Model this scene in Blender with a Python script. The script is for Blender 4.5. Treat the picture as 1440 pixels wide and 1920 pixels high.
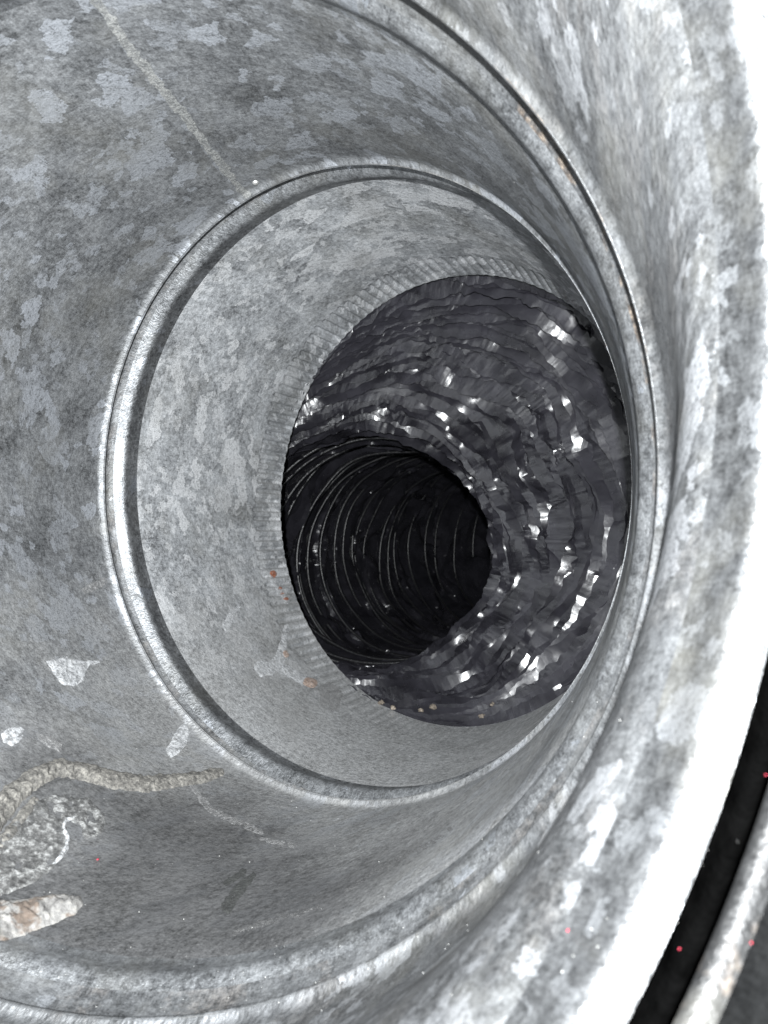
import bpy, math, random
import numpy as np
from mathutils import Vector
from mathutils.bvhtree import BVHTree

for o in list(bpy.data.objects):
    bpy.data.objects.remove(o)
scene = bpy.context.scene
C = scene.collection
random.seed(7)
rng = np.random.default_rng(11)

# ------------------------------------------------------------------ camera, light, exposure
S = 0.1                      # duct radius in metres: all lengths below are in duct radii, times S
FPX, CX, CY = 1442.0, 720.0, 960.0

def W(p):
    """x right, y down, z forward (in radii)  ->  world metres (Z up, Y forward)"""
    p = np.asarray(p, float)
    return np.stack([p[..., 0] * S, p[..., 2] * S, -p[..., 1] * S], -1)

cam_d = bpy.data.cameras.new('camera')
cam = bpy.data.objects.new('camera', cam_d)
C.objects.link(cam)
cam.location = (0, 0, 0)
cam.rotation_euler = (math.radians(90), 0, 0)
cam_d.sensor_fit = 'VERTICAL'
cam_d.sensor_height = 24.0
cam_d.lens = 24.0 * FPX / 1920.0
cam_d.clip_start = 0.002
cam_d.clip_end = 50
cam_d.dof.use_dof = True
cam_d.dof.focus_distance = 0.27
cam_d.dof.aperture_fstop = 26
scene.camera = cam

world = bpy.data.worlds.new('World')
scene.world = world
world.use_nodes = True
world.node_tree.nodes['Background'].inputs['Color'].default_value = (0.75, 0.85, 1, 1)
world.node_tree.nodes['Background'].inputs['Strength'].default_value = 0.012

# the phone's flash, beside the lens (up and to the right of it)
fl_d = bpy.data.lights.new('phone_flash', 'POINT')
fl_d.energy = 13.2
fl_d.color = (0.96, 0.985, 1.0)
fl_d.shadow_soft_size = 0.0022
fl = bpy.data.objects.new('phone_flash', fl_d)
C.objects.link(fl)
fl.location = W((-0.06, -0.16, -0.34)).tolist()

scene.view_settings.view_transform = 'Standard'
scene.view_settings.look = 'None'
scene.view_settings.exposure = 0.0
scene.view_settings.gamma = 1.0
scene.cycles.max_bounces = 4
scene.cycles.diffuse_bounces = 2
scene.cycles.glossy_bounces = 2
scene.cycles.transmission_bounces = 0
scene.cycles.caustics_reflective = False

# ------------------------------------------------------------------ helpers
def tag(o, label=None, cat=None, group=None, kind=None):
    if label: o['label'] = label
    if cat: o['category'] = cat
    if group: o['group'] = group
    if kind: o['kind'] = kind
    return o

def empty(name, loc):
    o = bpy.data.objects.new(name, None)
    o.empty_display_size = 0.02
    C.objects.link(o)
    o.location = loc
    return o

def mesh_obj(name, verts, faces, mat, parent=None, uv=None, smooth=True):
    """verts in world metres (N,3); faces (M,4) or (M,3) int array; uv per vertex (N,2)"""
    verts = np.asarray(verts, float)
    off = np.zeros(3)
    p = parent
    while p is not None:
        off += np.array(p.location); p = p.parent
    me = bpy.data.meshes.new(name)
    if parent is None:
        base = verts.mean(0)
    else:
        base = off
    v = verts - base
    faces = np.asarray(faces)
    n, k = faces.shape
    me.vertices.add(len(v)); me.vertices.foreach_set('co', v.ravel())
    me.loops.add(n * k); me.loops.foreach_set('vertex_index', faces.ravel().astype(np.int32))
    me.polygons.add(n)
    me.polygons.foreach_set('loop_start', np.arange(0, n * k, k, dtype=np.int32))
    me.polygons.foreach_set('loop_total', np.full(n, k, np.int32))
    me.polygons.foreach_set('use_smooth', np.full(n, smooth, bool))
    if uv is not None:
        l = me.uv_layers.new(name='UVMap')
        l.data.foreach_set('uv', np.asarray(uv, float)[faces.ravel()].ravel())
    me.update(calc_edges=True)
    me.validate()
    me.materials.append(mat)
    o = bpy.data.objects.new(name, me)
    C.objects.link(o)
    if parent is not None:
        o.parent = parent
    else:
        o.location = base
    return o

def grid_faces(nr, nc, closed=True, flip=False):
    i = np.arange(nr - 1)[:, None]
    j = np.arange(nc if closed else nc - 1)[None, :]
    j2 = (j + 1) % nc
    a = i * nc + j; b = i * nc + j2; c = (i + 1) * nc + j2; d = (i + 1) * nc + j
    f = np.stack([a, b, c, d], -1).reshape(-1, 4)
    return f[:, ::-1] if flip else f

def hash3(ix, iy, iz, seed):
    h = (ix.astype(np.int64) * 374761393 + iy.astype(np.int64) * 668265263 + iz.astype(np.int64) * 2147483647 + int(seed) * 974634777) & 0xffffffff
    h = ((h ^ (h >> 13)) * 1274126177) & 0xffffffff
    h = ((h ^ (h >> 16)) * 2246822519) & 0xffffffff
    return ((h ^ (h >> 15)) & 0xffffff) / float(0xffffff)

def vnoise(p, seed=0, smooth=True):
    """value noise in -1..1 for points p (...,3)"""
    f = np.floor(p); t = p - f; f = f.astype(np.int64)
    if smooth: t = t * t * (3 - 2 * t)
    r = 0
    for dx in (0, 1):
        for dy in (0, 1):
            for dz in (0, 1):
                w = (t[..., 0] if dx else 1 - t[..., 0]) * (t[..., 1] if dy else 1 - t[..., 1]) * (t[..., 2] if dz else 1 - t[..., 2])
                r = r + w * hash3(f[..., 0] + dx, f[..., 1] + dy, f[..., 2] + dz, seed)
    return r * 2 - 1

# ------------------------------------------------------------------ materials
class NT:
    def __init__(self, name):
        self.m = bpy.data.materials.new(name); self.m.use_nodes = True
        self.t = self.m.node_tree; self.t.nodes.clear()
        self.out = self.t.nodes.new('ShaderNodeOutputMaterial')
        self.b = self.t.nodes.new('ShaderNodeBsdfPrincipled')
        self.t.links.new(self.b.outputs[0], self.out.inputs[0])
    def n(self, typ, **kw):
        x = self.t.nodes.new(typ)
        for k, v in kw.items(): setattr(x, k, v)
        return x
    def link(self, a, b): self.t.links.new(a, b)
    def setin(self, sock, v):
        if isinstance(v, bpy.types.NodeSocket): self.link(v, sock)
        else: sock.default_value = v
    def math(self, op, a, b=None, c=None, clamp=False):
        x = self.n('ShaderNodeMath', operation=op); x.use_clamp = clamp
        self.setin(x.inputs[0], a)
        if b is not None: self.setin(x.inputs[1], b)
        if c is not None: self.setin(x.inputs[2], c)
        return x.outputs[0]
    def noise(self, vec, scale, detail=4, rough=0.55, dim='3D', dist=0.0):
        x = self.n('ShaderNodeTexNoise', noise_dimensions=dim)
        self.link(vec, x.inputs['Vector'])
        x.inputs['Scale'].default_value = scale; x.inputs['Detail'].default_value = detail
        x.inputs['Roughness'].default_value = rough; x.inputs['Distortion'].default_value = dist
        return x.outputs['Fac'], x.outputs['Color']
    def vor(self, vec, scale, feature='F1', dim='3D', rnd=1.0):
        x = self.n('ShaderNodeTexVoronoi', voronoi_dimensions=dim, feature=feature)
        self.link(vec, x.inputs['Vector']); x.inputs['Scale'].default_value = scale
        x.inputs['Randomness'].default_value = rnd
        return x
    def vscale(self, vec, s):
        x = self.n('ShaderNodeVectorMath', operation='MULTIPLY'); self.link(vec, x.inputs[0]); x.inputs[1].default_value = s
        return x.outputs[0]
    def vadd(self, a, b):
        x = self.n('ShaderNodeVectorMath', operation='ADD'); self.link(a, x.inputs[0]); self.setin(x.inputs[1], b)
        return x.outputs[0]
    def ramp(self, fac, stops, interp='LINEAR'):
        x = self.n('ShaderNodeValToRGB'); x.color_ramp.interpolation = interp
        e = x.color_ramp.elements
        while len(e) > 1: e.remove(e[-1])
        for i, (p, c) in enumerate(stops):
            el = e[0] if i == 0 else e.new(p)
            el.position = p
            el.color = (c, c, c, 1) if not isinstance(c, tuple) else (*c, 1)
        self.link(fac, x.inputs[0])
        return x.outputs[0]
    def mix(self, fac, a, b, blend='MIX'):
        x = self.n('ShaderNodeMix', data_type='RGBA', blend_type=blend); x.clamp_factor = True
        self.setin(x.inputs['Factor'], fac)
        for s, v in ((x.inputs[6], a), (x.inputs[7], b)):
            if isinstance(v, bpy.types.NodeSocket): self.link(v, s)
            else: s.default_value = (*v, 1)
        return x.outputs[2]
    def bump(self, h, strength, dist, normal=None):
        x = self.n('ShaderNodeBump'); x.inputs['Strength'].default_value = strength; x.inputs['Distance'].default_value = dist
        self.link(h, x.inputs['Height'])
        if normal is not None: self.link(normal, x.inputs['Normal'])
        return x.outputs[0]

def galvanized(name, seed=0.0, rust=0.0, dark=0.0, spangle=1.0, grime=0.0, ang=0.4, metal=0.45, scale=1.0, stain=None, flake=(0.54, 0.57, 0.615), dust=0.0, rust_at=None):
    """weathered galvanised sheet: spangle flakes over mottled zinc with white oxide, scratches and dirt"""
    k = NT(name)
    uvn = k.n('ShaderNodeUVMap'); uvn.uv_map = 'UVMap'
    mp = k.n('ShaderNodeMapping'); mp.inputs['Location'].default_value = (seed * 1.37, seed * 0.71, 0)
    mp.inputs['Rotation'].default_value = (0, 0, ang); k.link(uvn.outputs[0], mp.inputs[0])
    uv = mp.outputs[0]
    raw = k.vadd(uvn.outputs[0], (seed, seed * 2.3, 0))
    N2 = lambda v, sc, de, ro: k.noise(v, sc, de, ro, dim='2D')
    # jagged outline for the flakes
    _, w1 = N2(uv, 240 * scale, 3, 0.75)
    wo = k.vadd(uv, k.vscale(k.vadd(w1, (-0.5, -0.5, -0.5)), (0.0050 / scale,) * 3))
    st = k.vscale(wo, (1.0, 0.6, 1.0))
    v1 = k.vor(st, 165 * scale, dim='2D'); v2 = k.vor(k.vadd(wo, (3.1, 1.7, 0)), 330 * scale, dim='2D')
    def chan(v):
        x = k.n('ShaderNodeSeparateColor'); k.link(v.outputs['Color'], x.inputs[0]); return x.outputs
    c1, c2 = chan(v1), chan(v2)
    clus, _ = N2(raw, 26, 2, 0.6)
    thr = k.math('MULTIPLY_ADD', clus, -0.72, 1.235 - 0.25 * (spangle - 1))
    f1 = k.math('MULTIPLY', k.math('GREATER_THAN', c1[0], thr), k.math('MULTIPLY_ADD', c1[1], 0.65, 0.35))
    f2 = k.math('MULTIPLY', k.math('GREATER_THAN', c2[0], k.math('ADD', thr, 0.03)), k.math('MULTIPLY_ADD', c2[1], 0.6, 0.25))
    fl_ = k.math('MAXIMUM', f1, f2)
    # fine grain, worn through the flakes
    gr, _ = N2(raw, 1700, 2, 0.8)
    m1, _ = N2(raw, 520, 4, 0.8)
    m2, _ = N2(raw, 60, 3, 0.65)
    m3, _ = N2(k.vscale(raw, (1.0, 0.10, 1)), 2400, 1, 0.6)
    wear = k.ramp(k.math('ADD', k.math('MULTIPLY', gr, 0.5), k.math('MULTIPLY', m1, 0.5)), [(0.38, 0.0), (0.52, 1.0)])
    fl_ = k.math('MULTIPLY', fl_, k.math('MULTIPLY_ADD', wear, 0.8, 0.2))
    mot = k.math('ADD', k.math('MULTIPLY', m1, 0.46), k.math('ADD', k.math('MULTIPLY', m2, 0.32), k.math('ADD', k.math('MULTIPLY', gr, 0.22), k.math('MULTIPLY', m3, 0.10))))
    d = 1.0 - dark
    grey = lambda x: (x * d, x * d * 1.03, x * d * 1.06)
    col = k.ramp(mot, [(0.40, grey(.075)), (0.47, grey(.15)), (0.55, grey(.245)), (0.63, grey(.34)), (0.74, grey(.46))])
    # every zinc crystal a little lighter or darker
    cry = k.math('MULTIPLY_ADD', c2[2], 0.5, k.math('MULTIPLY', c1[2], 0.5))
    col = k.mix(0.42, col, k.ramp(cry, [(0.15, (0.52, 0.53, 0.55)), (0.5, (0.84, 0.85, 0.86)), (0.85, (1.0, 1.0, 1.0))]), 'MULTIPLY')
    col = k.mix(k.math('MULTIPLY', fl_, 0.95), col, flake)
    # brownish dirt film
    dn, _ = N2(k.vadd(raw, (5, 5, 0)), 24, 4, 0.7)
    col = k.mix(k.math('MULTIPLY', k.ramp(dn, [(0.50, 0.0), (0.70, 1.0)]), 0.35), col, (0.17, 0.166, 0.148))
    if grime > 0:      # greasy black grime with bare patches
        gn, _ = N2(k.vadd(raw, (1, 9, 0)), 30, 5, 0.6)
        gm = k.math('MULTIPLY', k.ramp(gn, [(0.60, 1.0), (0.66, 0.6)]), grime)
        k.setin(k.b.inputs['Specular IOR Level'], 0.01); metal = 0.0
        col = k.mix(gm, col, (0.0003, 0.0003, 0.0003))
    if dust > 0:       # pale dust settled on the parts that face up
        gn_ = k.n('ShaderNodeNewGeometry').outputs['Normal']
        sx = k.n('ShaderNodeSeparateXYZ'); k.link(gn_, sx.inputs[0])
        dd, _ = N2(k.vadd(raw, (8, 3, 0)), 34, 5, 0.7)
        dmk = k.ramp(k.math('ADD', k.math('MULTIPLY', sx.outputs[2], 0.7), k.math('MULTIPLY', k.math('SUBTRACT', dd, 0.5), 0.9)), [(0.18, 0.0), (0.55, 1.0)])
        col = k.mix(k.math('MULTIPLY', dmk, dust), col, k.ramp(k.math('ADD', k.math('MULTIPLY', gr, 0.5), k.math('MULTIPLY', m1, 0.5)), [(0.36, (0.20, 0.20, 0.198)), (0.5, (0.36, 0.36, 0.356)), (0.64, (0.50, 0.50, 0.49))]))
    if stain:          # one dark, ragged-edged patch on the sheet: centre, radius
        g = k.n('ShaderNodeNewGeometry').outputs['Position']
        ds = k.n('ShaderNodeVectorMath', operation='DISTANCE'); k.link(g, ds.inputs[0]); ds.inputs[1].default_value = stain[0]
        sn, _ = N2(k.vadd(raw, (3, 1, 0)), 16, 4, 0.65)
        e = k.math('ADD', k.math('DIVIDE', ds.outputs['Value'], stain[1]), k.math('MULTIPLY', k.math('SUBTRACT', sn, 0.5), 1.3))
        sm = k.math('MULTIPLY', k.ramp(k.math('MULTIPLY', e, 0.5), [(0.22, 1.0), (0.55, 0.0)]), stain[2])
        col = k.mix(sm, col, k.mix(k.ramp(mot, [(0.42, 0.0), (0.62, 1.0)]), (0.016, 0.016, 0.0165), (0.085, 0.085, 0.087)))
    rough = k.math('MULTIPLY_ADD', m1, 0.25, k.math('MULTIPLY_ADD', fl_, -0.10, 0.38))
    metal_s = k.math('MULTIPLY_ADD', fl_, 0.15, metal)
    if rust > 0:
        rn, _ = N2(k.vadd(raw, (2, 4, 0)), 55, 4, 0.75)
        rm = k.math('MULTIPLY', k.ramp(rn, [(0.51, 0.0), (0.61, 1.0)]), rust)
        if rust_at:
            gp = k.n('ShaderNodeNewGeometry').outputs['Position']
            dr = k.n('ShaderNodeVectorMath', operation='DISTANCE'); k.link(gp, dr.inputs[0]); dr.inputs[1].default_value = rust_at[0]
            rm = k.math('MULTIPLY', rm, k.ramp(k.math('DIVIDE', dr.outputs['Value'], rust_at[1]), [(0.55, 1.0), (1.0, 0.3)]))
        rcol = k.ramp(m1, [(0.38, (0.025, 0.021, 0.018)), (0.52, (0.080, 0.064, 0.052)), (0.68, (0.19, 0.155, 0.12))])
        col = k.mix(rm, col, rcol)
        metal_s = k.math('MULTIPLY', metal_s, k.math('SUBTRACT', 1.0, rm))
        rough = k.math('MULTIPLY_ADD', rm, 0.3, rough)
    k.link(col, k.b.inputs['Base Color'])
    k.setin(k.b.inputs['Metallic'], metal_s)
    k.link(rough, k.b.inputs['Roughness'])
    hb, _ = N2(raw, 700, 3, 0.75)
    k.link(k.bump(hb, 0.45, 0.0006), k.b.inputs['Normal'])
    return k.m

M = {}
M['gore_near'] = galvanized('galvanized_sheet_dimmed', 1.0, rust=0.10, spangle=1.12, ang=0.9, scale=1.3, dark=0.65, flake=(0.255, 0.263, 0.274))  # base and flakes darkened to offset overexposure close to the flash
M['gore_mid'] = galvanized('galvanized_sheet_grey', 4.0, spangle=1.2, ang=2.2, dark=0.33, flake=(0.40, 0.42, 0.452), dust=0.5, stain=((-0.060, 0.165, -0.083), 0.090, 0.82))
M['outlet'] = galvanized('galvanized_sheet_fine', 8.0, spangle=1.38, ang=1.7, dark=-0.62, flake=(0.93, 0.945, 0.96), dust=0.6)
M['groove'] = galvanized('rusty_groove_metal', 12.0, rust=0.95, spangle=0.2, dark=0.45, metal=0.5, rust_at=((0.0315, 0.138, 0.059), 0.07))
M['bead_near'] = galvanized('rolled_bead_metal_near', 1.0, spangle=1.0, ang=0.9, scale=1.3, dark=0.745, metal=0.5, flake=(0.19, 0.197, 0.205))  # darker copy of the bead metal, colour lowered against flash overexposure
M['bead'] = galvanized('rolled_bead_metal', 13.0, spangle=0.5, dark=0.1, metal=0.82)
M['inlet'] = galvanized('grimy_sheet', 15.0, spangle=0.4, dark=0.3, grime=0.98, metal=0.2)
M['joint_near'] = galvanized('dimmed_joint_metal', 16.0, rust=0.5, spangle=0.4, metal=0.2, dark=0.975, flake=(0.02, 0.02, 0.021))  # lip base colour darkened to hold back flash glare, plus rust patches

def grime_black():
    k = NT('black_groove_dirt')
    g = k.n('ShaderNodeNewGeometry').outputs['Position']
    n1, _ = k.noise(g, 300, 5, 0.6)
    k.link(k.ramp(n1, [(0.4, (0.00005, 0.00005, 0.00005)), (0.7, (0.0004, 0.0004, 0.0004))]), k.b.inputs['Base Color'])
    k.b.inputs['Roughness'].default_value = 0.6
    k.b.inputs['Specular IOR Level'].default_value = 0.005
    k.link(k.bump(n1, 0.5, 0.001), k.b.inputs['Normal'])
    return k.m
M['grime'] = grime_black()

def film_mat():
    k = NT('black_plastic_film')
    g = k.n('ShaderNodeNewGeometry').outputs['Position']
    n1, _ = k.noise(g, 60, 4, 0.6)
    k.link(k.ramp(n1, [(0.35, (0.011, 0.0107, 0.0132)), (0.7, (0.025, 0.0244, 0.0298))]), k.b.inputs['Base Color'])
    n2, _ = k.noise(g, 900, 2, 0.6)
    k.link(k.ramp(n1, [(0.3, 0.20), (0.7, 0.30)]), k.b.inputs['Roughness'])
    v = k.vor(k.vadd(g, k.vscale(k.noise(g, 150, 2, 0.6)[1], (0.006,) * 3)), 260, feature='F1')
    h = k.math('ADD', v.outputs['Distance'], k.math('MULTIPLY', n2, 0.12))
    k.link(k.bump(h, 0.08, 0.0010), k.b.inputs['Normal'])
    k.b.inputs['Specular IOR Level'].default_value = 0.46
    return k.m
M['film'] = film_mat()

def wire_mat():
    k = NT('black_coated_wire')
    k.b.inputs['Base Color'].default_value = (0.008, 0.008, 0.009, 1)
    k.b.inputs['Roughness'].default_value = 0.34
    g = k.n('ShaderNodeNewGeometry').outputs['Position']
    n1, _ = k.noise(g, 400, 4, 0.6)
    k.link(k.bump(n1, 0.4, 0.0008), k.b.inputs['Normal'])
    return k.m
M['wire'] = wire_mat()

def crust_mat(name, stops, rough=0.85, sc=700.0, stain=None, thin=None):
    k = NT(name)
    g = k.n('ShaderNodeNewGeometry').outputs['Position']
    n1, _ = k.noise(g, sc, 8, 0.72)
    n2, _ = k.noise(g, sc * 0.3, 4, 0.6)
    f = k.math('ADD', k.math('MULTIPLY', n1, 0.65), k.math('MULTIPLY', n2, 0.35))
    col = k.ramp(f, stops)
    if stain:
        n3, _ = k.noise(k.vadd(g, (0.3, 0.1, 0.2)), sc * 0.22, 3, 0.6)
        col = k.mix(k.ramp(n3, [(0.52, 0.0), (0.60, 0.8)]), col, stain)
    k.link(col, k.b.inputs['Base Color'])
    k.b.inputs['Roughness'].default_value = rough
    k.link(k.bump(f, 0.7, 0.0012), k.b.inputs['Normal'])
    if thin:           # patchy residue: bare metal shows through
        n4, _ = k.noise(k.vadd(g, (0.7, 0.2, 0.4)), sc * 0.8, 6, 0.75)
        k.link(k.ramp(n4, [(thin - 0.10, 0.0), (thin + 0.10, 1.0)]), k.b.inputs['Alpha'])
    return k.m

# ------------------------------------------------------------------ elbow geometry (fitted to the photograph's ellipses)
def nrm(v):
    v = np.asarray(v, float); return v / np.linalg.norm(v)
class Ring:
    def __init__(s, c, d, shift=0.0):
        s.d = nrm(d)
        s.u = nrm(np.cross([0, 1, 0], s.d)); s.v = np.cross(s.d, s.u)
        s.c = np.asarray(c, float) + shift * s.d
    def pts(s, th, r, ax):
        th = np.asarray(th)
        return s.c + (np.cos(th)[:, None] * s.u + np.sin(th)[:, None] * s.v) * r + s.d * ax
def dirn(yaw, pit):
    y, p = math.radians(yaw), math.radians(pit)
    return (math.sin(y) * math.cos(p), math.sin(p), math.cos(y) * math.cos(p))

RC = Ring((-.360, -.252, .374), dirn(-32, 0.6), -0.02)
RB = Ring((-.519, -.066, 1.474), (.118, -.028, .992), -0.02)
RA = Ring((-.222, -.081, 2.438), (.511, -.026, .859), 0.045)
RE = Ring((.227, -.056, 3.372), (.625, .038, .779))
R0 = Ring(RC.c - 1.35 * nrm(np.array(dirn(-42, 1))), dirn(-50, 1))
REr = 0.975

NT_ = 360
th = np.linspace(0, 2 * np.pi, NT_, endpoint=False)
# profiles: (axial, radius) seen from inside, axial + = away from the camera
# rolled bead at the near end of each gore, joint groove, small lip at the far end of the gore before it
bead_p = [(.018, 1.012), (.024, 1.006), (.033, .998), (.041, .991), (.048, .987), (.055, .985), (.062, .9855), (.071, .988), (.082, .992), (.094, .996), (.108, .999), (.125, 1.0)]
groove = [(-.030, .984), (-.0295, .992), (-.028, 1.006), (-.024, 1.017), (-.016, 1.026), (-.006, 1.030), (.004, 1.028), (.012, 1.020), (.018, 1.012)]
near_side = [(-.062, 1.0), (-.052, .9985), (-.044, .993), (-.038, .987), (-.034, .984), (-.030, .984)]
bead_B = [(.018, .999), (.028, .994), (.038, .989), (.048, .986), (.058, .985), (.068, .987), (.080, .991), (.094, .996), (.110, .999), (.125, 1.0)]
grooveB = [(-.074, .986), (-.073, .992), (-.070, .998), (-.060, 1.003), (-.040, 1.006), (-.018, 1.006), (.002, 1.004), (.018, .999)]
near_B = [(-.104, 1.0), (-.094, .9985), (-.087, .994), (-.082, .989), (-.078, .986), (-.074, .986)]
grooveA = [(-.044, .984), (-.0435, .992), (-.041, 1.006), (-.035, 1.016), (-.024, 1.024), (-.010, 1.026), (.003, 1.024), (.011, 1.018), (.018, 1.012)]
near_A = [(-.072, 1.0), (-.063, .9985), (-.056, .993), (-.051, .987), (-.047, .984), (-.044, .984)]
grooveC = [(-.042, .978), (-.0415, .990), (-.039, 1.010), (-.030, 1.026), (-.014, 1.034), (.000, 1.032), (.009, 1.026), (.014, 1.019), (.018, 1.012)]
lipC = [(-.068, .992), (-.065, .987), (-.062, .982), (-.057, .978), (-.051, .976), (-.045, .9765), (-.042, .978)]

def rows_to_mesh(name, rows, mat, parent, uvrows):
    """rows: list of (NT_,3) arrays in radii, row 0 nearest the camera; the sheet's own seam is at column 0"""
    nr, nc = len(rows), NT_ + 1
    Vg = np.stack([W(r) for r in rows])
    Vg = np.concatenate([Vg, Vg[:, :1]], 1).reshape(-1, 3)
    uu = np.linspace(0, 2 * np.pi, nc) * S
    U = np.zeros((nr, nc, 2)); U[..., 0] = uu[None]
    for i, a in enumerate(uvrows):
        a = np.asarray(a, float) * S
        U[i, :, 1] = a if a.ndim == 0 else np.concatenate([a, a[:1]])
    return mesh_obj(name, Vg, grid_faces(nr, nc, closed=False, flip=True), mat, parent, U.reshape(-1, 2))

def strip(name, Rg, prof, mat, parent, th0, seed, amp=0.0015):
    """a ring-shaped band with the given profile"""
    rows, uvs, a = [], [], 0
    for i, (s_, r_) in enumerate(prof):
        rows.append(wobble(Rg.pts(th + th0, r_, s_), amp if 0 < i < len(prof) - 1 else 0, seed))
        if i: a += math.hypot(prof[i][0] - prof[i - 1][0], prof[i][1] - prof[i - 1][1])
        uvs.append(a + seed)
    return rows_to_mesh(name, rows, mat, parent, uvs)

def wobble(P, amp, seed):
    """slight unevenness of hand-worked sheet metal"""
    return P + amp * np.stack([vnoise(P * 2.3 + 5 * i, seed + i) for i in range(3)], -1)

def gore(name, Ra, Rb, mat, parent, start=True, end=near_side, nmid=30, endr=1.0, amp=.004, tha=0.0, thb=0.0, ease=5):
    """conical sheet from just behind the bead at Ra up to the lip at Rb; tha..thb is where its seam runs"""
    rows, uvs = [], []
    sa, ra = (bead_p[-1] if start else (0.0, 1.0))
    prof_b = end if end else [(0.0, endr)]
    Pa, Pb = Ra.pts(th + tha, ra, sa), Rb.pts(th + thb, prof_b[0][1], prof_b[0][0])
    L = np.linalg.norm(Pb - Pa, axis=1)
    for i in range(nmid):
        t = i / nmid
        P = Pa * (1 - t) + Pb * t
        if start: P = P + (Ra.d[None] * L[:, None] - (Pb - Pa)) * (t * (1 - t) ** ease)
        P = P - (Rb.d[None] * L[:, None] - (Pb - Pa)) * ((1 - t) * t ** ease)
        rows.append(wobble(P, amp * math.sin(math.pi * t), 3)); uvs.append(L * t)
    for s_, r_ in prof_b:
        rows.append(Rb.pts(th + thb, r_, s_)); uvs.append(L + (s_ - prof_b[0][0]))
    return rows_to_mesh(name, rows, mat, parent, uvs)

def seam_angle(Rg, ax, p, q):
    """angle on a ring at which it crosses the picture line p-q of the lengthwise seam"""
    a = np.linspace(-2.4, -1.0, 1400)
    P = Rg.pts(a, 1.0, ax); X = CX + FPX * P[:, 0] / P[:, 2]; Y = CY + FPX * P[:, 1] / P[:, 2]
    d = (X - p[0]) * (q[1] - p[1]) - (Y - p[1]) * (q[0] - p[0])
    return float(a[np.argmin(np.abs(d))])
SEAM = ((262, 116), (462, 366))

elbow = tag(empty('duct_elbow', W(RC.c + np.array([0, 1, 0])).tolist()),
            'galvanised sheet metal adjustable duct elbow seen from inside, with ribbed swivel joints', 'duct elbow')
PI = math.pi
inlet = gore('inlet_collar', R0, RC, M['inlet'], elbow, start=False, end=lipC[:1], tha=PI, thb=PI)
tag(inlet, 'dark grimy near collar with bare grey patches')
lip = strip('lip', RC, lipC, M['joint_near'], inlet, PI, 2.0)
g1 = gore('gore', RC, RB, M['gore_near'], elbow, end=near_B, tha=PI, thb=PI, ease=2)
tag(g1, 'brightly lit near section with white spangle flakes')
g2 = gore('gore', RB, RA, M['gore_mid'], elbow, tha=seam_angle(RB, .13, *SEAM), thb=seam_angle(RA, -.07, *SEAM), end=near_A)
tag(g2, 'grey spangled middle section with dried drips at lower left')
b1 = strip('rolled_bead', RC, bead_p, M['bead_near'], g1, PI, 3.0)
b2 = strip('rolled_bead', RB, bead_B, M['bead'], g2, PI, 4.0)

# outlet collar: plain sheet whose far end is crimped to slip into the flexible duct
CR = 0.23
def outlet_collar():
    N = 128; nc = N * 12
    t2 = np.linspace(0, 2 * np.pi, nc + 1)
    nz = lambda f_, sd: vnoise(np.stack([np.cos(t2) * f_, np.sin(t2) * f_, 0 * t2 + sd], -1), sd)
    depth = 0.0165 * (0.8 + 0.4 * nz(3, 5)) * np.clip(0.62 - 0.6 * np.cos(t2 - 0.75), 0.10, 1)   # strongest at upper left
    wave = 1 / (1 + np.exp(-6 * (np.cos(t2 * N + 0.5 * nz(9, 9)) - 0.3)))                          # pressed-out dents between flats
    sa, ra = bead_p[-1]
    Pa = RA.pts(t2, ra, sa); Pb = RE.pts(t2, REr, 0.0)
    L = np.linalg.norm(Pb - Pa, axis=1)
    start = CR * (1 + 0.10 * nz(14, 3))
    rows, uv = [], []
    ts = np.concatenate([np.linspace(0, .70, 22, endpoint=False), np.linspace(.70, 1, 34)])
    for t in ts:
        P = Pa * (1 - t) + Pb * t + (RA.d[None] * L[:, None] - (Pb - Pa)) * (t * (1 - t) ** 5)
        left = L * (1 - t)
        m = np.clip((start - left) / 0.022, 0, 1); m = m * m * (3 - 2 * m)
        rad = np.cos(t2)[:, None] * RE.u + np.sin(t2)[:, None] * RE.v
        m = m * np.clip(0.25 + left / 0.06, 0, 1)              # flatter again towards the open edge
        P = P + rad * (m * depth * wave)[:, None]
        rows.append(wobble(P, .003 * math.sin(math.pi * min(t * 1.3, 1)), 3)); uv.append(L * t)
    V = np.stack(rows); U = np.zeros(V.shape[:2] + (2,))
    U[..., 0] = (t2 * S)[None]; U[..., 1] = np.stack(uv) * S
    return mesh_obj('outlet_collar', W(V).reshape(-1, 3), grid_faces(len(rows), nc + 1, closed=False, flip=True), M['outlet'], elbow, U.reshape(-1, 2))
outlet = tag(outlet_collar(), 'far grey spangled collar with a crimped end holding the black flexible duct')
b3 = strip('rolled_bead', RA, bead_p, M['bead'], outlet, 0.0, 5.0)

jA = tag(strip('swivel_joint', RA, grooveA, M['groove'], elbow, 0.0, 1), 'narrow brown-tinged joint groove in front of the outlet collar')
jB = tag(strip('swivel_joint', RB, grooveB, M['groove'], elbow, PI, 2), 'rusty joint groove with brown stains on its upper right')
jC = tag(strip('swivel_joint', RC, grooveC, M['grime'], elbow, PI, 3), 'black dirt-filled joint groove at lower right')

for o in (inlet, lip, g1, g2, outlet, jA, jB, jC, b1, b2, b3):
    md = o.modifiers.new('sheet', 'SOLIDIFY'); md.thickness = 0.0006; md.offset = -1.0; md.use_rim = False

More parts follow.
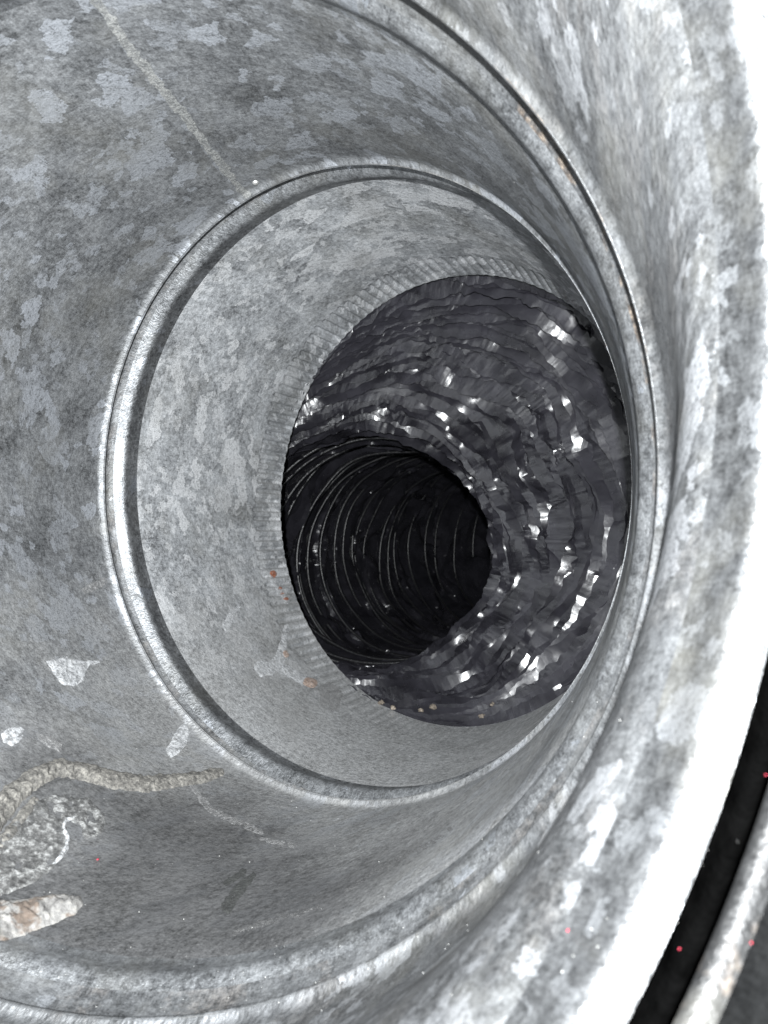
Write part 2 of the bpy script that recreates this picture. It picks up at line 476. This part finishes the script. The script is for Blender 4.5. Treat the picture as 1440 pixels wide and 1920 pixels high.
# ------------------------------------------------------------------ projecting on the built surfaces
def bvh_of(objs):
    vs, fs, b = [], [], 0
    for o in objs:
        me = o.data
        co = np.zeros(len(me.vertices) * 3); me.vertices.foreach_get('co', co); co = co.reshape(-1, 3)
        off = np.zeros(3); p = o
        while p is not None:
            off += np.array(p.location); p = p.parent
        vs += [tuple(x) for x in (co + off)]
        fs += [tuple(i + b for i in pl.vertices) for pl in me.polygons]
        b += len(co)
    return BVHTree.FromPolygons(vs, fs)
BV = bvh_of([g1, g2, outlet, jA, jB, jC, inlet, lip, b1, b2, b3])

def hit(px, py, bv=None):
    d = Vector(((px - CX) / FPX, 1.0, -(py - CY) / FPX)).normalized()
    loc, n, i, dist = (bv or BV).ray_cast(Vector((0, 0, 0)), d)
    if loc is None: return None, None
    if n.dot(d) > 0: n = -n
    return loc, n

def sdf_poly(P, poly):
    """positive inside"""
    poly = np.asarray(poly, float)
    a = poly; b = np.roll(poly, -1, 0)
    dmin = np.full(len(P), 1e9); ins = np.zeros(len(P), bool)
    for (ax, ay), (bx, by) in zip(a, b):
        ex, ey = bx - ax, by - ay
        t = np.clip(((P[:, 0] - ax) * ex + (P[:, 1] - ay) * ey) / (ex * ex + ey * ey + 1e-9), 0, 1)
        dmin = np.minimum(dmin, np.hypot(P[:, 0] - ax - t * ex, P[:, 1] - ay - t * ey))
        cond = ((ay > P[:, 1]) != (by > P[:, 1])) & (P[:, 0] < (bx - ax) * (P[:, 1] - ay) / (by - ay + 1e-12) + ax)
        ins ^= cond
    return np.where(ins, dmin, -dmin)

def sdf_path(P, path):
    """path of (x, y, halfwidth); positive inside"""
    best = np.full(len(P), -1e9)
    for (ax, ay, aw), (bx, by, bw) in zip(path[:-1], path[1:]):
        ex, ey = bx - ax, by - ay
        t = np.clip(((P[:, 0] - ax) * ex + (P[:, 1] - ay) * ey) / (ex * ex + ey * ey + 1e-9), 0, 1)
        best = np.maximum(best, aw + (bw - aw) * t - np.hypot(P[:, 0] - ax - t * ex, P[:, 1] - ay - t * ey))
    return best

def relief(name, mat, label, cat, height, polys=(), paths=(), width=10.0, step=3.0, edge=3.0, esc=14.0, lump=0.3, parent=None, group=None, holes=0.0, seed=1):
    """a deposit with real thickness lying on the sheet metal"""
    xs, ys = [], []
    for p in polys: xs += [q[0] for q in p]; ys += [q[1] for q in p]
    for p in paths:
        for q in p: xs += [q[0] - q[2], q[0] + q[2]]; ys += [q[1] - q[2], q[1] + q[2]]
    pad = edge + step * 2
    gx = np.arange(min(xs) - pad, max(xs) + pad, step); gy = np.arange(min(ys) - pad, max(ys) + pad, step)
    X, Y = np.meshgrid(gx, gy); P = np.stack([X.ravel(), Y.ravel()], -1)
    sd = np.full(len(P), -1e9)
    for p in polys: sd = np.maximum(sd, sdf_poly(P, p))
    for p in paths: sd = np.maximum(sd, sdf_path(P, p))
    q = np.concatenate([P / esc, np.full((len(P), 1), seed * 3.3)], 1)
    sd = sd + edge * (vnoise(q, seed) * 0.6 + vnoise(q * 2.1, seed + 1) * 0.4)
    if holes > 0:
        hn = vnoise(q * 0.9 + 7, seed + 5) * 0.6 + vnoise(q * 2.3, seed + 6) * 0.4
        sd = np.minimum(sd, (hn + 1 - holes * 1.4) * width)
    h = np.where(sd > 0, np.sqrt(np.clip(sd / width, 0, 1)), np.clip(sd / width, -1, 0))
    h = height * np.where(h > 0, h * (1 + lump * (vnoise(q * 1.3, seed + 2) + 0.6 * vnoise(q * 3.1, seed + 3))), h * 1.5) 
    keep = (sd > -step * 2.2)
    idx = -np.ones(len(P), int); V = []
    for i in np.nonzero(keep)[0]:
        loc, n = hit(P[i, 0], P[i, 1])
        if loc is None: continue
        idx[i] = len(V); V.append(loc + n * (h[i] if h[i] > 0 else max(h[i], -0.0004)))
    G = idx.reshape(X.shape)
    a, b, c, d = G[:-1, :-1], G[:-1, 1:], G[1:, 1:], G[1:, :-1]
    F = np.stack([a, d, c, b], -1).reshape(-1, 4); F = F[(F >= 0).all(1)]
    V = np.array([tuple(v) for v in V])
    # drop faces that jump across an edge in depth
    L = np.linalg.norm(V[F[:, 0]] - V[F[:, 2]], axis=1); F = F[L < np.median(L) * 4 + 1e-6]
    o = mesh_obj(name, V, F, mat, parent)
    if parent is None: tag(o, label, cat, group)
    elif label: tag(o, label)
    return o

# ------------------------------------------------------------------ seam and rivet on the middle gore
M['seam'] = crust_mat('seam_sealant', [(0.38, (0.12, 0.124, 0.123)), (0.5, (0.20, 0.204, 0.20)), (0.64, (0.29, 0.29, 0.278))], 0.55, 1500, thin=0.43)
relief('seam', M['seam'], 'thin pale lengthwise seam running up to the top left', None, 0.00010, paths=[[(165, -20, 9), (262, 116, 9), (335, 205, 9), (400, 290, 7), (462, 366, 6)]], width=7, edge=6, esc=12, holes=0.2, parent=g2, seed=3)
def dome(name, px, py, rad, mat, parent):
    loc, n = hit(px, py)
    t1 = n.orthogonal().normalized(); t2_ = n.cross(t1)
    V, nr, nc = [], 6, 16
    for i in range(nr):
        a = i / (nr - 1) * math.pi / 2
        for j in range(nc):
            b = 2 * math.pi * j / nc
            V.append(tuple(loc + (t1 * math.cos(b) + t2_ * math.sin(b)) * rad * math.cos(a) + n * (rad * 0.8 * math.sin(a) - 0.0001)))
    return mesh_obj(name, np.array(V), grid_faces(nr, nc), mat, parent)
kz = NT('bright_rivet'); kz.b.inputs['Base Color'].default_value = (0.62, 0.62, 0.6, 1); kz.b.inputs['Metallic'].default_value = 0.8; kz.b.inputs['Roughness'].default_value = 0.4
kg = kz.n('ShaderNodeNewGeometry').outputs['Position']; kz.link(kz.bump(kz.noise(kg, 900, 3, 0.6)[0], 0.4, 0.0006), kz.b.inputs['Normal'])
dome('rivet', 479, 342, 0.0011, kz.m, g2)

# ------------------------------------------------------------------ flexible duct
flex = tag(empty('flexible_duct', W(RE.c + np.array([0, 1, 0])).tolist()),
           'crumpled black plastic flexible duct with wire coil clamped onto the elbow outlet', 'flexible duct')
# stations: t, centre, direction, rx, ry
ST = [(0.00, RE.c - .12 * RE.d, RE.d, 1.035, 1.035),
      (0.08, RE.c - .01 * RE.d, RE.d, 1.03, 1.03),
      (0.16, (.225, -.045, 3.43), (.53, .07, .85), 1.0, 1.0),
      (0.55, (.13, .04, 3.66), (.36, .12, .93), .95, .93),
      (1.00, (-.10, .19, 4.30), (.10, .10, .99), .74, .70),
      (1.25, (-.06, .24, 4.75), (.22, .06, .97), .76, .71),
      (1.70, (.11, .30, 5.50), (.30, .06, .95), .82, .78),
      (2.30, (.46, .36, 6.60), (.42, .04, .90), .84, .82),
      (3.10, (1.15, .40, 7.90), (.62, .0, .78), .90, .88),
      (3.60, (1.95, .40, 8.60), (.80, .0, .60), .92, .90)]
stt = np.array([s[0] for s in ST]); stc = np.array([np.asarray(s[1], float) for s in ST])
std = np.array([nrm(s[2]) for s in ST]); strr = np.array([[s[3], s[4]] for s in ST])
def hermite(t, x, y):
    m = np.gradient(y, x, axis=0)
    i = np.clip(np.searchsorted(x, t) - 1, 0, len(x) - 2)
    h = (x[i + 1] - x[i]); s = ((t - x[i]) / h)
    sh = s.reshape(s.shape + (1,)); hh = h.reshape(h.shape + (1,))
    return ((2 * sh**3 - 3 * sh**2 + 1) * y[i] + (sh**3 - 2 * sh**2 + sh) * hh * m[i] + (-2 * sh**3 + 3 * sh**2) * y[i + 1] + (sh**3 - sh**2) * hh * m[i + 1])
def flex_base(t, tha, r):
    """points of the sweep: t (...), angle tha (...), radius factor r (...)"""
    c = hermite(t, stt, stc); d = hermite(t, stt, std); d /= np.linalg.norm(d, axis=-1, keepdims=True)
    rr = hermite(t, stt, strr)
    sag = np.clip((t - 1.1) / .3, 0, 1)
    c = c + (0.045 * sag)[..., None] * np.stack([vnoise(np.stack([t * 11, 0 * t + 3 * i, 0 * t], -1), 50 + i) for i in range(3)], -1)
    r = r * (1 + sag * .03 * vnoise(np.stack([np.cos(tha) * 2.2, np.sin(tha) * 2.2, t * 8], -1), 61))
    u = np.cross(np.array([0, 1.0, 0]), d); u /= np.linalg.norm(u, axis=-1, keepdims=True)
    v = np.cross(d, u)
    return c + (np.cos(tha) * rr[..., 0] * r)[..., None] * u + (np.sin(tha) * rr[..., 1] * r)[..., None] * v

# pleat positions along t: dense up to the throat, stretched behind it
pleat_t = [0.0]
while pleat_t[-1] < 3.55:
    t = pleat_t[-1]
    pleat_t.append(t + ((0.023 if t < 1.0 else 0.045 + min((t - 1.05) * 0.40, 0.075)) * float(rng.uniform(.75, 1.25))))
pleat_t = np.array(pleat_t); NP = len(pleat_t)
def pleat_to_t(k):
    return np.interp(k, np.arange(NP), pleat_t)

NTH = 960
tf = np.linspace(0, 2 * np.pi, NTH, endpoint=False) + 2.9       # the film's own joint is on the far left
def polyline_noise(n, rg, amp=1.0):
    """periodic piecewise linear random function of the angle with n jittered nodes"""
    x = (np.arange(n) + rg.uniform(-.42, .42, n)) * 2 * np.pi / n
    y = rg.normal(0, amp, n)
    o = np.argsort(x); x, y = x[o], y[o]
    x = np.concatenate([x[-2:] - 2 * np.pi, x, x[:2] + 2 * np.pi]); y = np.concatenate([y[-2:], y, y[:2]])
    return np.interp(tf % (2 * np.pi), x, y)

def film():
    rg = np.random.default_rng(5)
    # local spacing of the pleats at each angle -> how bunched the film is
    K, T = np.meshgrid(np.arange(NP), tf, indexing='ij')
    Pb = flex_base(pleat_to_t(K.astype(float)), T, np.ones_like(T))
    sp = np.linalg.norm(np.diff(Pb, axis=0), axis=2); sp = np.concatenate([sp, sp[-1:]])
    bunch = np.clip(1 - (sp - .075) / .085, 0.30 + 0.35 * np.clip((pleat_t[:, None] - 1.5) / .3, 0, 1), 1)
    rows_k, rows_r = [], []
    for k in range(NP - 1):
        b = bunch[k]
        # ridge row (film pushed inward over the wire), shoulder, crease (outward), shoulder
        zig = polyline_noise(int(rg.integers(16, 44)), rg, .55) * b + polyline_noise(9, rg, .45) * b
        amp_ = np.clip(rg.uniform(.7, 1.35) + polyline_noise(18, rg, .5), 0.35, 2.2)
        for ph, rad, ja, jr in ((0.0, -.027, .05, .003), (0.14, -.010, .08, .003), (0.42, .028, .10, .003), (0.72, .003, .12, .004)):
            n = int(rg.integers(40, 90)); rad = rad * amp_
            off = polyline_noise(n, rg, ja) * b + zig
            rr = polyline_noise(n, rg, jr) * (0.12 + b) + polyline_noise(130, rg, .004) * b + rad * (0.35 + 1.1 * b)
            if k < 5: rr = np.abs(rr) * 0.3; off = off * 0.3
            rows_k.append(k + ph + off); rows_r.append(1 + rr)
    RK = np.array(rows_k); RR = np.array(rows_r)
    # slow wandering of the folds
    RK += 0.0
    # upsample between rows
    UP = 2
    nrow = (len(RK) - 1) * UP + 1
    i = np.arange(nrow) / UP; i0 = np.minimum(i.astype(int), len(RK) - 2); f = (i - i0)[:, None]
    KK = RK[i0] * (1 - f) + RK[i0 + 1] * f; R_ = RR[i0] * (1 - f) + RR[i0 + 1] * f
    TT = np.broadcast_to(tf[None], KK.shape)
    KK = np.clip(KK, 0, NP - 1.001)
    warp = vnoise(np.stack([np.cos(TT) * 2.6, np.sin(TT) * 2.6, KK * 0.07], -1), 21) * 3.0
    fade = np.clip((KK - 4.5) / 3.0, 0, 1)
    bl = np.clip(1 - (np.clip(KK, 0, 90) - 46) / 8, 0, 1)
    t = pleat_to_t(np.clip(KK + warp * fade * bl, 0, NP - 1.001))
    q = np.stack([np.cos(TT) * 20, np.sin(TT) * 20, KK * 1.2], -1)
    fine = (1 - np.abs(vnoise(q, 31, False))) * .003 + (1 - np.abs(vnoise(q * 2.3, 32, False))) * .002
    bb = np.interp(np.clip(KK, 0, NP - 1), np.arange(NP), bunch.mean(1))
    R_ = R_ - (fine - .008) * (0.25 + 0.75 * bb) * fade
    # long diagonal creases where the film is gathered: sharp triangle waves wandering across the pleats
    tri = lambda x: np.abs((x % 1.0) * 2 - 1) * 2 - 1
    A_ = TT / (2 * np.pi)
    nz = lambda f_, g_, sd: vnoise(np.stack([np.cos(TT) * f_, np.sin(TT) * f_, KK * g_], -1), sd)
    m1_ = np.clip(0.55 + 0.9 * nz(4, .25, 41), 0, 1.3); m2_ = np.clip(0.5 + 0.9 * nz(5, .28, 42), 0, 1.3); m3_ = np.clip(0.5 + 0.9 * nz(7, .4, 43), 0, 1.3)
    cre = .0085 * m1_ * tri(KK * 0.36 + A_ * 19 + 1.1 * nz(3, .10, 44)) + .0080 * m2_ * tri(KK * 0.46 - A_ * 27 + 1.2 * nz(3.5, .14, 45)) + .0052 * m3_ * tri(KK * 0.8 + A_ * 67 + 1.5 * nz(6, .2, 46)) + .0030 * m2_ * tri(KK * 0.5 - A_ * 117 + 1.5 * nz(8, .3, 47))
    R_ = R_ + cre * (0.2 + 0.8 * bb) * fade
    P = flex_base(t, TT, R_)
    nr = P.shape[0]
    return mesh_obj('film', W(P).reshape(-1, 3), grid_faces(nr, NTH, flip=True), M['film'], flex, smooth=False)
film_o = film()
tag(film_o, 'crinkled glossy black plastic skin')

def wire_coil():
    per = 160
    ks = np.arange(1.0, NP - 1.5, 1.0 / per)
    a = 2 * np.pi * (ks % 1.0)
    # one turn per pleat; each turn sits under its ridge
    t = pleat_to_t(np.floor(ks) + (ks % 1.0) * 1.0)
    Pq = flex_base(pleat_to_t(np.clip(ks + 1, 0, NP - 1.01)), a, np.ones_like(a)) - flex_base(t, a, np.ones_like(a))
    bq = np.clip(1 - (np.linalg.norm(Pq, axis=1) - .085) / .085, 0, 1)
    Pc = flex_base(t, a, 0.992 + 0.055 * bq + .004 * vnoise(np.stack([np.cos(a) * 3, np.sin(a) * 3, ks], -1), 77))
    tang = np.gradient(Pc, axis=0); tang /= np.linalg.norm(tang, axis=1, keepdims=True)
    cen = hermite(t, stt, stc); n1 = Pc - cen; n1 -= (n1 * tang).sum(1, keepdims=True) * tang; n1 /= np.linalg.norm(n1, axis=1, keepdims=True)
    n2 = np.cross(tang, n1)
    m = 8; rad = 0.013
    V = np.stack([Pc + rad * (math.cos(2 * math.pi * j / m) * n1 + math.sin(2 * math.pi * j / m) * n2) for j in range(m)], 1)
    return mesh_obj('wire_coil', W(V).reshape(-1, 3), grid_faces(len(Pc), m), M['wire'], flex)
wire_coil()

# ------------------------------------------------------------------ deposits on the metal
M['mud'] = crust_mat('dried_mud', [(0.38, (0.035, 0.034, 0.032)), (0.5, (0.125, 0.120, 0.110)), (0.62, (0.27, 0.258, 0.232))], 0.9, 900)
M['mud_pale'] = crust_mat('dried_mud_pale', [(0.33, (0.07, 0.067, 0.062)), (0.48, (0.19, 0.186, 0.18)), (0.66, (0.31, 0.297, 0.27))], 0.9, 700, stain=(0.10, 0.07, 0.05))
M['mud_grey'] = crust_mat('dried_mud_grey', [(0.38, (0.03, 0.03, 0.03)), (0.5, (0.11, 0.11, 0.108)), (0.62, (0.36, 0.365, 0.36))], 0.85, 600, thin=0.42)
M['white'] = crust_mat('white_zinc_oxide', [(0.36, (0.26, 0.266, 0.276)), (0.5, (0.42, 0.43, 0.44)), (0.66, (0.56, 0.565, 0.57))], 0.7, 900, thin=0.45)
M['oxide_grey'] = crust_mat('grey_zinc_oxide', [(0.35, (0.13, 0.13, 0.13)), (0.5, (0.23, 0.23, 0.23)), (0.7, (0.34, 0.34, 0.34))], 0.8, 1400, thin=0.49)
M['rust'] = crust_mat('orange_rust', [(0.35, (0.16, 0.045, 0.02)), (0.5, (0.30, 0.10, 0.05)), (0.7, (0.42, 0.20, 0.12))], 0.95, 1500, thin=0.44)
M['rust_pale'] = crust_mat('pale_rust', [(0.38, (0.15, 0.10, 0.075)), (0.5, (0.34, 0.255, 0.21)), (0.64, (0.52, 0.47, 0.43))], 0.95, 1500, thin=0.42)
M['scrape'] = crust_mat('scraped_dust', [(0.40, (0.07, 0.07, 0.07)), (0.5, (0.13, 0.13, 0.13)), (0.62, (0.22, 0.22, 0.22))], 0.7, 1600, thin=0.51)
M['smudge'] = crust_mat('dark_smudge', [(0.35, (0.02, 0.021, 0.02)), (0.6, (0.05, 0.052, 0.05))], 0.7, 1200, thin=0.44)

relief('mud_trail', M['mud'], 'long worm-shaped beige dried mud trail on the lower left metal', 'mud trail', 0.0013,
       paths=[[(-20, 1545, 24), (25, 1490, 21), (70, 1455, 18), (110, 1439, 16), (160, 1448, 17), (210, 1462, 17), (270, 1470, 15), (330, 1464, 13), (385, 1456, 11), (412, 1448, 9)]], width=15, edge=4, esc=9, step=2.5, lump=0.5, seed=2)
smear = relief('mud_smear', M['mud_grey'], 'broad feathery grey mud smear with curled lobes below the worm-shaped trail', 'mud smear', 0.0006,
       polys=[[(-20, 1590), (0, 1570), (30, 1540), (60, 1500), (95, 1492), (130, 1492), (165, 1492), (182, 1515), (198, 1535), (190, 1560), (160, 1572), (150, 1545), (130, 1533), (120, 1545), (128, 1570), (118, 1600), (100, 1625), (60, 1660), (20, 1672), (-20, 1690)]], width=9, edge=6, esc=17, holes=0.42, lump=0.25, step=2.5, seed=4)
relief('rim', M['white'], 'thin pale curled edge', None, 0.0009, parent=smear,
       paths=[[(138, 1534, 3), (122, 1538, 4), (118, 1552, 4), (126, 1570, 5), (124, 1590, 5), (112, 1608, 4), (100, 1620, 2)]], width=4, edge=1.5, step=2, seed=6)
relief('mud_ridge', M['mud'], 'pale beige ridge of dried mud along the upper edge of the feathery smear', 'mud ridge', 0.0008,
       paths=[[(-10, 1590, 12), (25, 1555, 12), (50, 1520, 10), (68, 1500, 7)]], width=9, edge=5, esc=10, holes=0.4, step=2.5, seed=7)
relief('mud_lump', M['mud_pale'], 'thick oval whitish mud lump with brown hollow at the left edge', 'mud lump', 0.0018,
       polys=[[(-30, 1700), (0, 1690), (50, 1685), (100, 1678), (150, 1680), (155, 1695), (140, 1715), (100, 1732), (50, 1750), (10, 1762), (-30, 1764)]], width=26, edge=4, seed=8, lump=0.4)
relief('mud_thread', M['oxide_grey'], 'thin grey dried drip thread below the tip of the mud trail', 'drip thread', 0.00009,
       paths=[[(336, 1440, 2), (362, 1476, 3), (378, 1500, 5), (400, 1522, 6), (440, 1540, 6), (470, 1552, 6), (492, 1562, 4)], [(490, 1573, 3), (520, 1580, 4), (552, 1586, 4)]], width=5, edge=4, esc=7, holes=0.45, step=2.5, seed=9)
relief('oxide_flake', M['white'], 'pale pointed oxide flake beside the lower left of the inner joint', 'oxide flake', 0.0004,
       polys=[[(348, 1352), (357, 1372), (350, 1392), (335, 1412), (318, 1424), (312, 1405), (326, 1378)]], width=6, edge=3, holes=0.15, seed=10)
relief('oxide_splash', M['white'], 'whitish splash with pointed tail on the left wall above the mud', 'oxide splash', 0.0004,
       polys=[[(88, 1240), (120, 1232), (150, 1238), (190, 1240), (165, 1252), (160, 1275), (140, 1288), (112, 1280), (100, 1262)]], width=8, edge=5, holes=0.25, seed=11)
relief('oxide_patch', M['white'], 'small pale oxide patch at the left edge above the mud trail', 'oxide patch', 0.0004,
       polys=[[(2, 1375), (25, 1362), (44, 1366), (40, 1385), (22, 1400), (5, 1392)]], width=6, edge=4, holes=0.3, seed=12)
relief('oxide_patch', M['oxide_grey'], 'faint grey oxide patch right of the small pale patch', 'oxide patch', 0.0003,
       polys=[[(66, 1372), (90, 1378), (118, 1395), (110, 1410), (92, 1402), (72, 1390)]], width=6, edge=5, holes=0.45, seed=13)
relief('oxide_streak', M['oxide_grey'], 'short slanted grey streak left of the inner joint', 'oxide streak', 0.0003,
       polys=[[(150, 1105), (170, 1095), (196, 1082), (200, 1092), (182, 1106), (158, 1114)]], width=6, edge=3, holes=0.2, seed=14)
relief('dark_smudge', M['smudge'], 'dark double finger smudge on the lower middle of the metal', 'smudge', 0.00012,
       paths=[[(425, 1655, 6), (455, 1636, 7)], [(425, 1700, 11), (450, 1665, 11), (475, 1640, 6)]], width=4, edge=4, esc=9, seed=15)
relief('scrape_mark', M['scrape'], 'long pale scrape in the dust at the bottom centre', 'scrape', 0.00006,
       paths=[[(440, 1748, 4), (500, 1728, 6), (560, 1712, 5), (600, 1700, 2)], [(650, 1672, 3), (720, 1625, 5), (800, 1585, 4), (845, 1555, 2)]], width=6, edge=7, esc=7, holes=0.55, seed=16)
# on the outlet collar
yd = relief('zinc_drip', M['white'], 'pale branching drip mark ending in a rusty dot on the outlet collar', 'drip mark', 0.00016,
       paths=[[(538, 1176, 5), (534, 1195, 6), (528, 1218, 8), (520, 1248, 9), (545, 1262, 9), (568, 1275, 8)], [(525, 1235, 10), (505, 1255, 12), (488, 1250, 12), (492, 1264, 6)]], width=6, edge=2.5, step=2.5, seed=17)
relief('rust_dot', M['rust_pale'], None, None, 0.0005, paths=[[(576, 1279, 8), (586, 1281, 9)]], width=6, edge=2.5, step=2, parent=yd, seed=18)
relief('rust_dot', M['rust_pale'], None, None, 0.0004, paths=[[(535, 1224, 5), (537, 1228, 5)]], width=4, edge=2, step=2, parent=yd, seed=19)
rs = relief('zinc_streak', M['white'], 'short pale streak with orange rust dots beside the black duct mouth', 'rust streak', 0.0003,
       paths=[[(487, 1060, 3), (500, 1074, 5), (514, 1092, 4), (527, 1110, 6), (538, 1128, 5)]], width=6, edge=2, step=2.5, seed=20)
for i, (x, y, r) in enumerate([(513, 1075, 5.5), (525, 1102, 3), (529, 1112, 3), (536, 1123, 5)]):
    relief('rust_dot', M['rust'], None, None, 0.00035, paths=[[(x - 1, y, r), (x + 1, y + 1, r)]], width=4, edge=2.2, esc=6, step=1.6, parent=rs, seed=21 + i)
relief('oxide_tear', M['white'], 'tear-shaped pale oxide stain on the left of the outlet collar', 'oxide stain', 0.0003,
       polys=[[(418, 1170), (428, 1150), (450, 1138), (440, 1155), (432, 1175), (424, 1186)]], width=6, edge=3, seed=26)
relief('water_ring', M['oxide_grey'], 'dull round water mark below the rusty drip end', 'water mark', 0.0002,
       polys=[[(596, 1290), (615, 1278), (632, 1284), (641, 1300), (638, 1325), (622, 1336), (604, 1325)]], width=8, edge=3, holes=0.25, seed=27)

# crumbs lying in the bottom of the flexible duct
BF = bvh_of([film_o])
M['crumb'] = crust_mat('tan_debris', [(0.38, (0.04, 0.034, 0.028)), (0.5, (0.14, 0.117, 0.093)), (0.64, (0.36, 0.31, 0.26))], 0.95, 900)
def crumb(px, py, size, label, seed):
    loc, n = hit(px, py, BF)
    if loc is None: return
    m_, k_ = 10, 14
    V = []
    for i in range(m_):
        a = math.pi * (i + 0.02) / (m_ - 1 + 0.04)
        for j in range(k_):
            b = 2 * math.pi * j / k_
            V.append((math.sin(a) * math.cos(b), math.sin(a) * math.sin(b) * 0.7, math.cos(a) * 0.6))
    V = np.array(V); V *= (1 + 0.5 * vnoise(V * 1.9 + seed * 5, seed) + 0.3 * vnoise(V * 4.3 + seed, seed))[:, None]
    size *= 0.85
    V = V * size + np.array(loc + n * size * 0.35)
    tag(mesh_obj('crumb', V, grid_faces(m_, k_), M['crumb'], None), label, 'crumb', 'tan crumbs in the bottom of the flexible duct')
crumb(716, 1318, .0022, 'leftmost tan crumb just inside the black duct lip', 1)
crumb(738, 1326, .0017, 'small tan crumb second from left in the black duct', 2)
crumb(790, 1332, .0016, 'tan crumb low in the black duct below the larger middle one', 3)
crumb(812, 1326, .0021, 'larger tan crumb in the middle of the black duct bottom', 4)
crumb(924, 1321, .0018, 'rightmost tan crumb high on the black duct bottom', 5)
crumb(905, 1342, .0019, 'tan crumb at the duct lip right of the middle', 6)

# dust: bright grains lying on the lower metal, and a few red specks
def dust():
    V, F = [], []
    rg = random.Random(3)
    def put(px, py, s):
        loc, n = hit(px, py)
        if loc is None: return
        if s > 0.00013: s *= min(1.0, loc.length / 0.2)
        b = len(V); t1 = n.orthogonal().normalized(); t2_ = n.cross(t1)
        a0 = rg.uniform(0, 6.28)
        c = loc + n * s * 0.5
        for j in range(4):
            a = a0 + j * math.pi / 2
            V.append(tuple(c + (t1 * math.cos(a) + t2_ * math.sin(a)) * s * rg.uniform(.6, 1.2)))
        V.append(tuple(c + n * s)); V.append(tuple(c - n * s))
        for j in range(4):
            F.append((b + j, b + (j + 1) % 4, b + 4)); F.append((b + (j + 1) % 4, b + j, b + 5))
    for _ in range(80):
        put(rg.uniform(0, 620), rg.uniform(1280, 1900), rg.choice([.00006, .00008, .0001, .00015]))
    for _ in range(70):
        put(rg.uniform(300, 1200), rg.uniform(1250, 1900), rg.choice([.00008, .0001, .00014]))
    for _ in range(60):
        put(rg.uniform(0, 1000), rg.uniform(300, 1250), rg.choice([.00008, .0001]))
    for _ in range(14):
        put(rg.uniform(1180, 1440), rg.uniform(1380, 1915), rg.choice([.00003, .00004, .00006]))
    return mesh_obj('dust', np.array(V), np.array(F), M['dustm'], None, smooth=False)
M['dustm'] = crust_mat('white_dust', [(0.3, (0.25, 0.25, 0.24)), (0.7, (0.6, 0.6, 0.58))], 0.6)
tag(dust(), 'fine pale dust grains scattered over the metal', 'dust', kind='stuff')
M['red'] = crust_mat('red_speck_paint', [(0.3, (0.28, 0.015, 0.03)), (0.7, (0.4, 0.03, 0.06))], 0.5)
def speck(px, py, s, label):
    loc, n = hit(px, py)
    if loc is None: return
    V = []
    t1 = n.orthogonal().normalized(); t2_ = n.cross(t1)
    for i in range(5):
        a = math.pi * i / 4
        for j in range(7):
            b = 2 * math.pi * j / 7
            V.append(tuple(loc + (t1 * math.cos(b) + t2_ * math.sin(b) * .7) * s * (math.sin(a) + .02) + n * s * (.3 + .5 * math.cos(a))))
    tag(mesh_obj('red_speck', np.array(V), grid_faces(5, 7), M['red']), label, 'speck', 'tiny red specks of dust')
speck(1065, 1745, .0002, 'tiny red speck on the grey metal left of the black groove')
speck(1274, 1779, .00012, 'tiny red speck inside the black groove')
speck(1409, 1768, .00012, 'tiny red speck on the dark collar at lower right')
speck(1436, 1453, .00012, 'tiny red speck at the right edge above the dark collar')
speck(183, 1612, .0004, 'tiny red speck on dark metal beside the feathery mud smear')
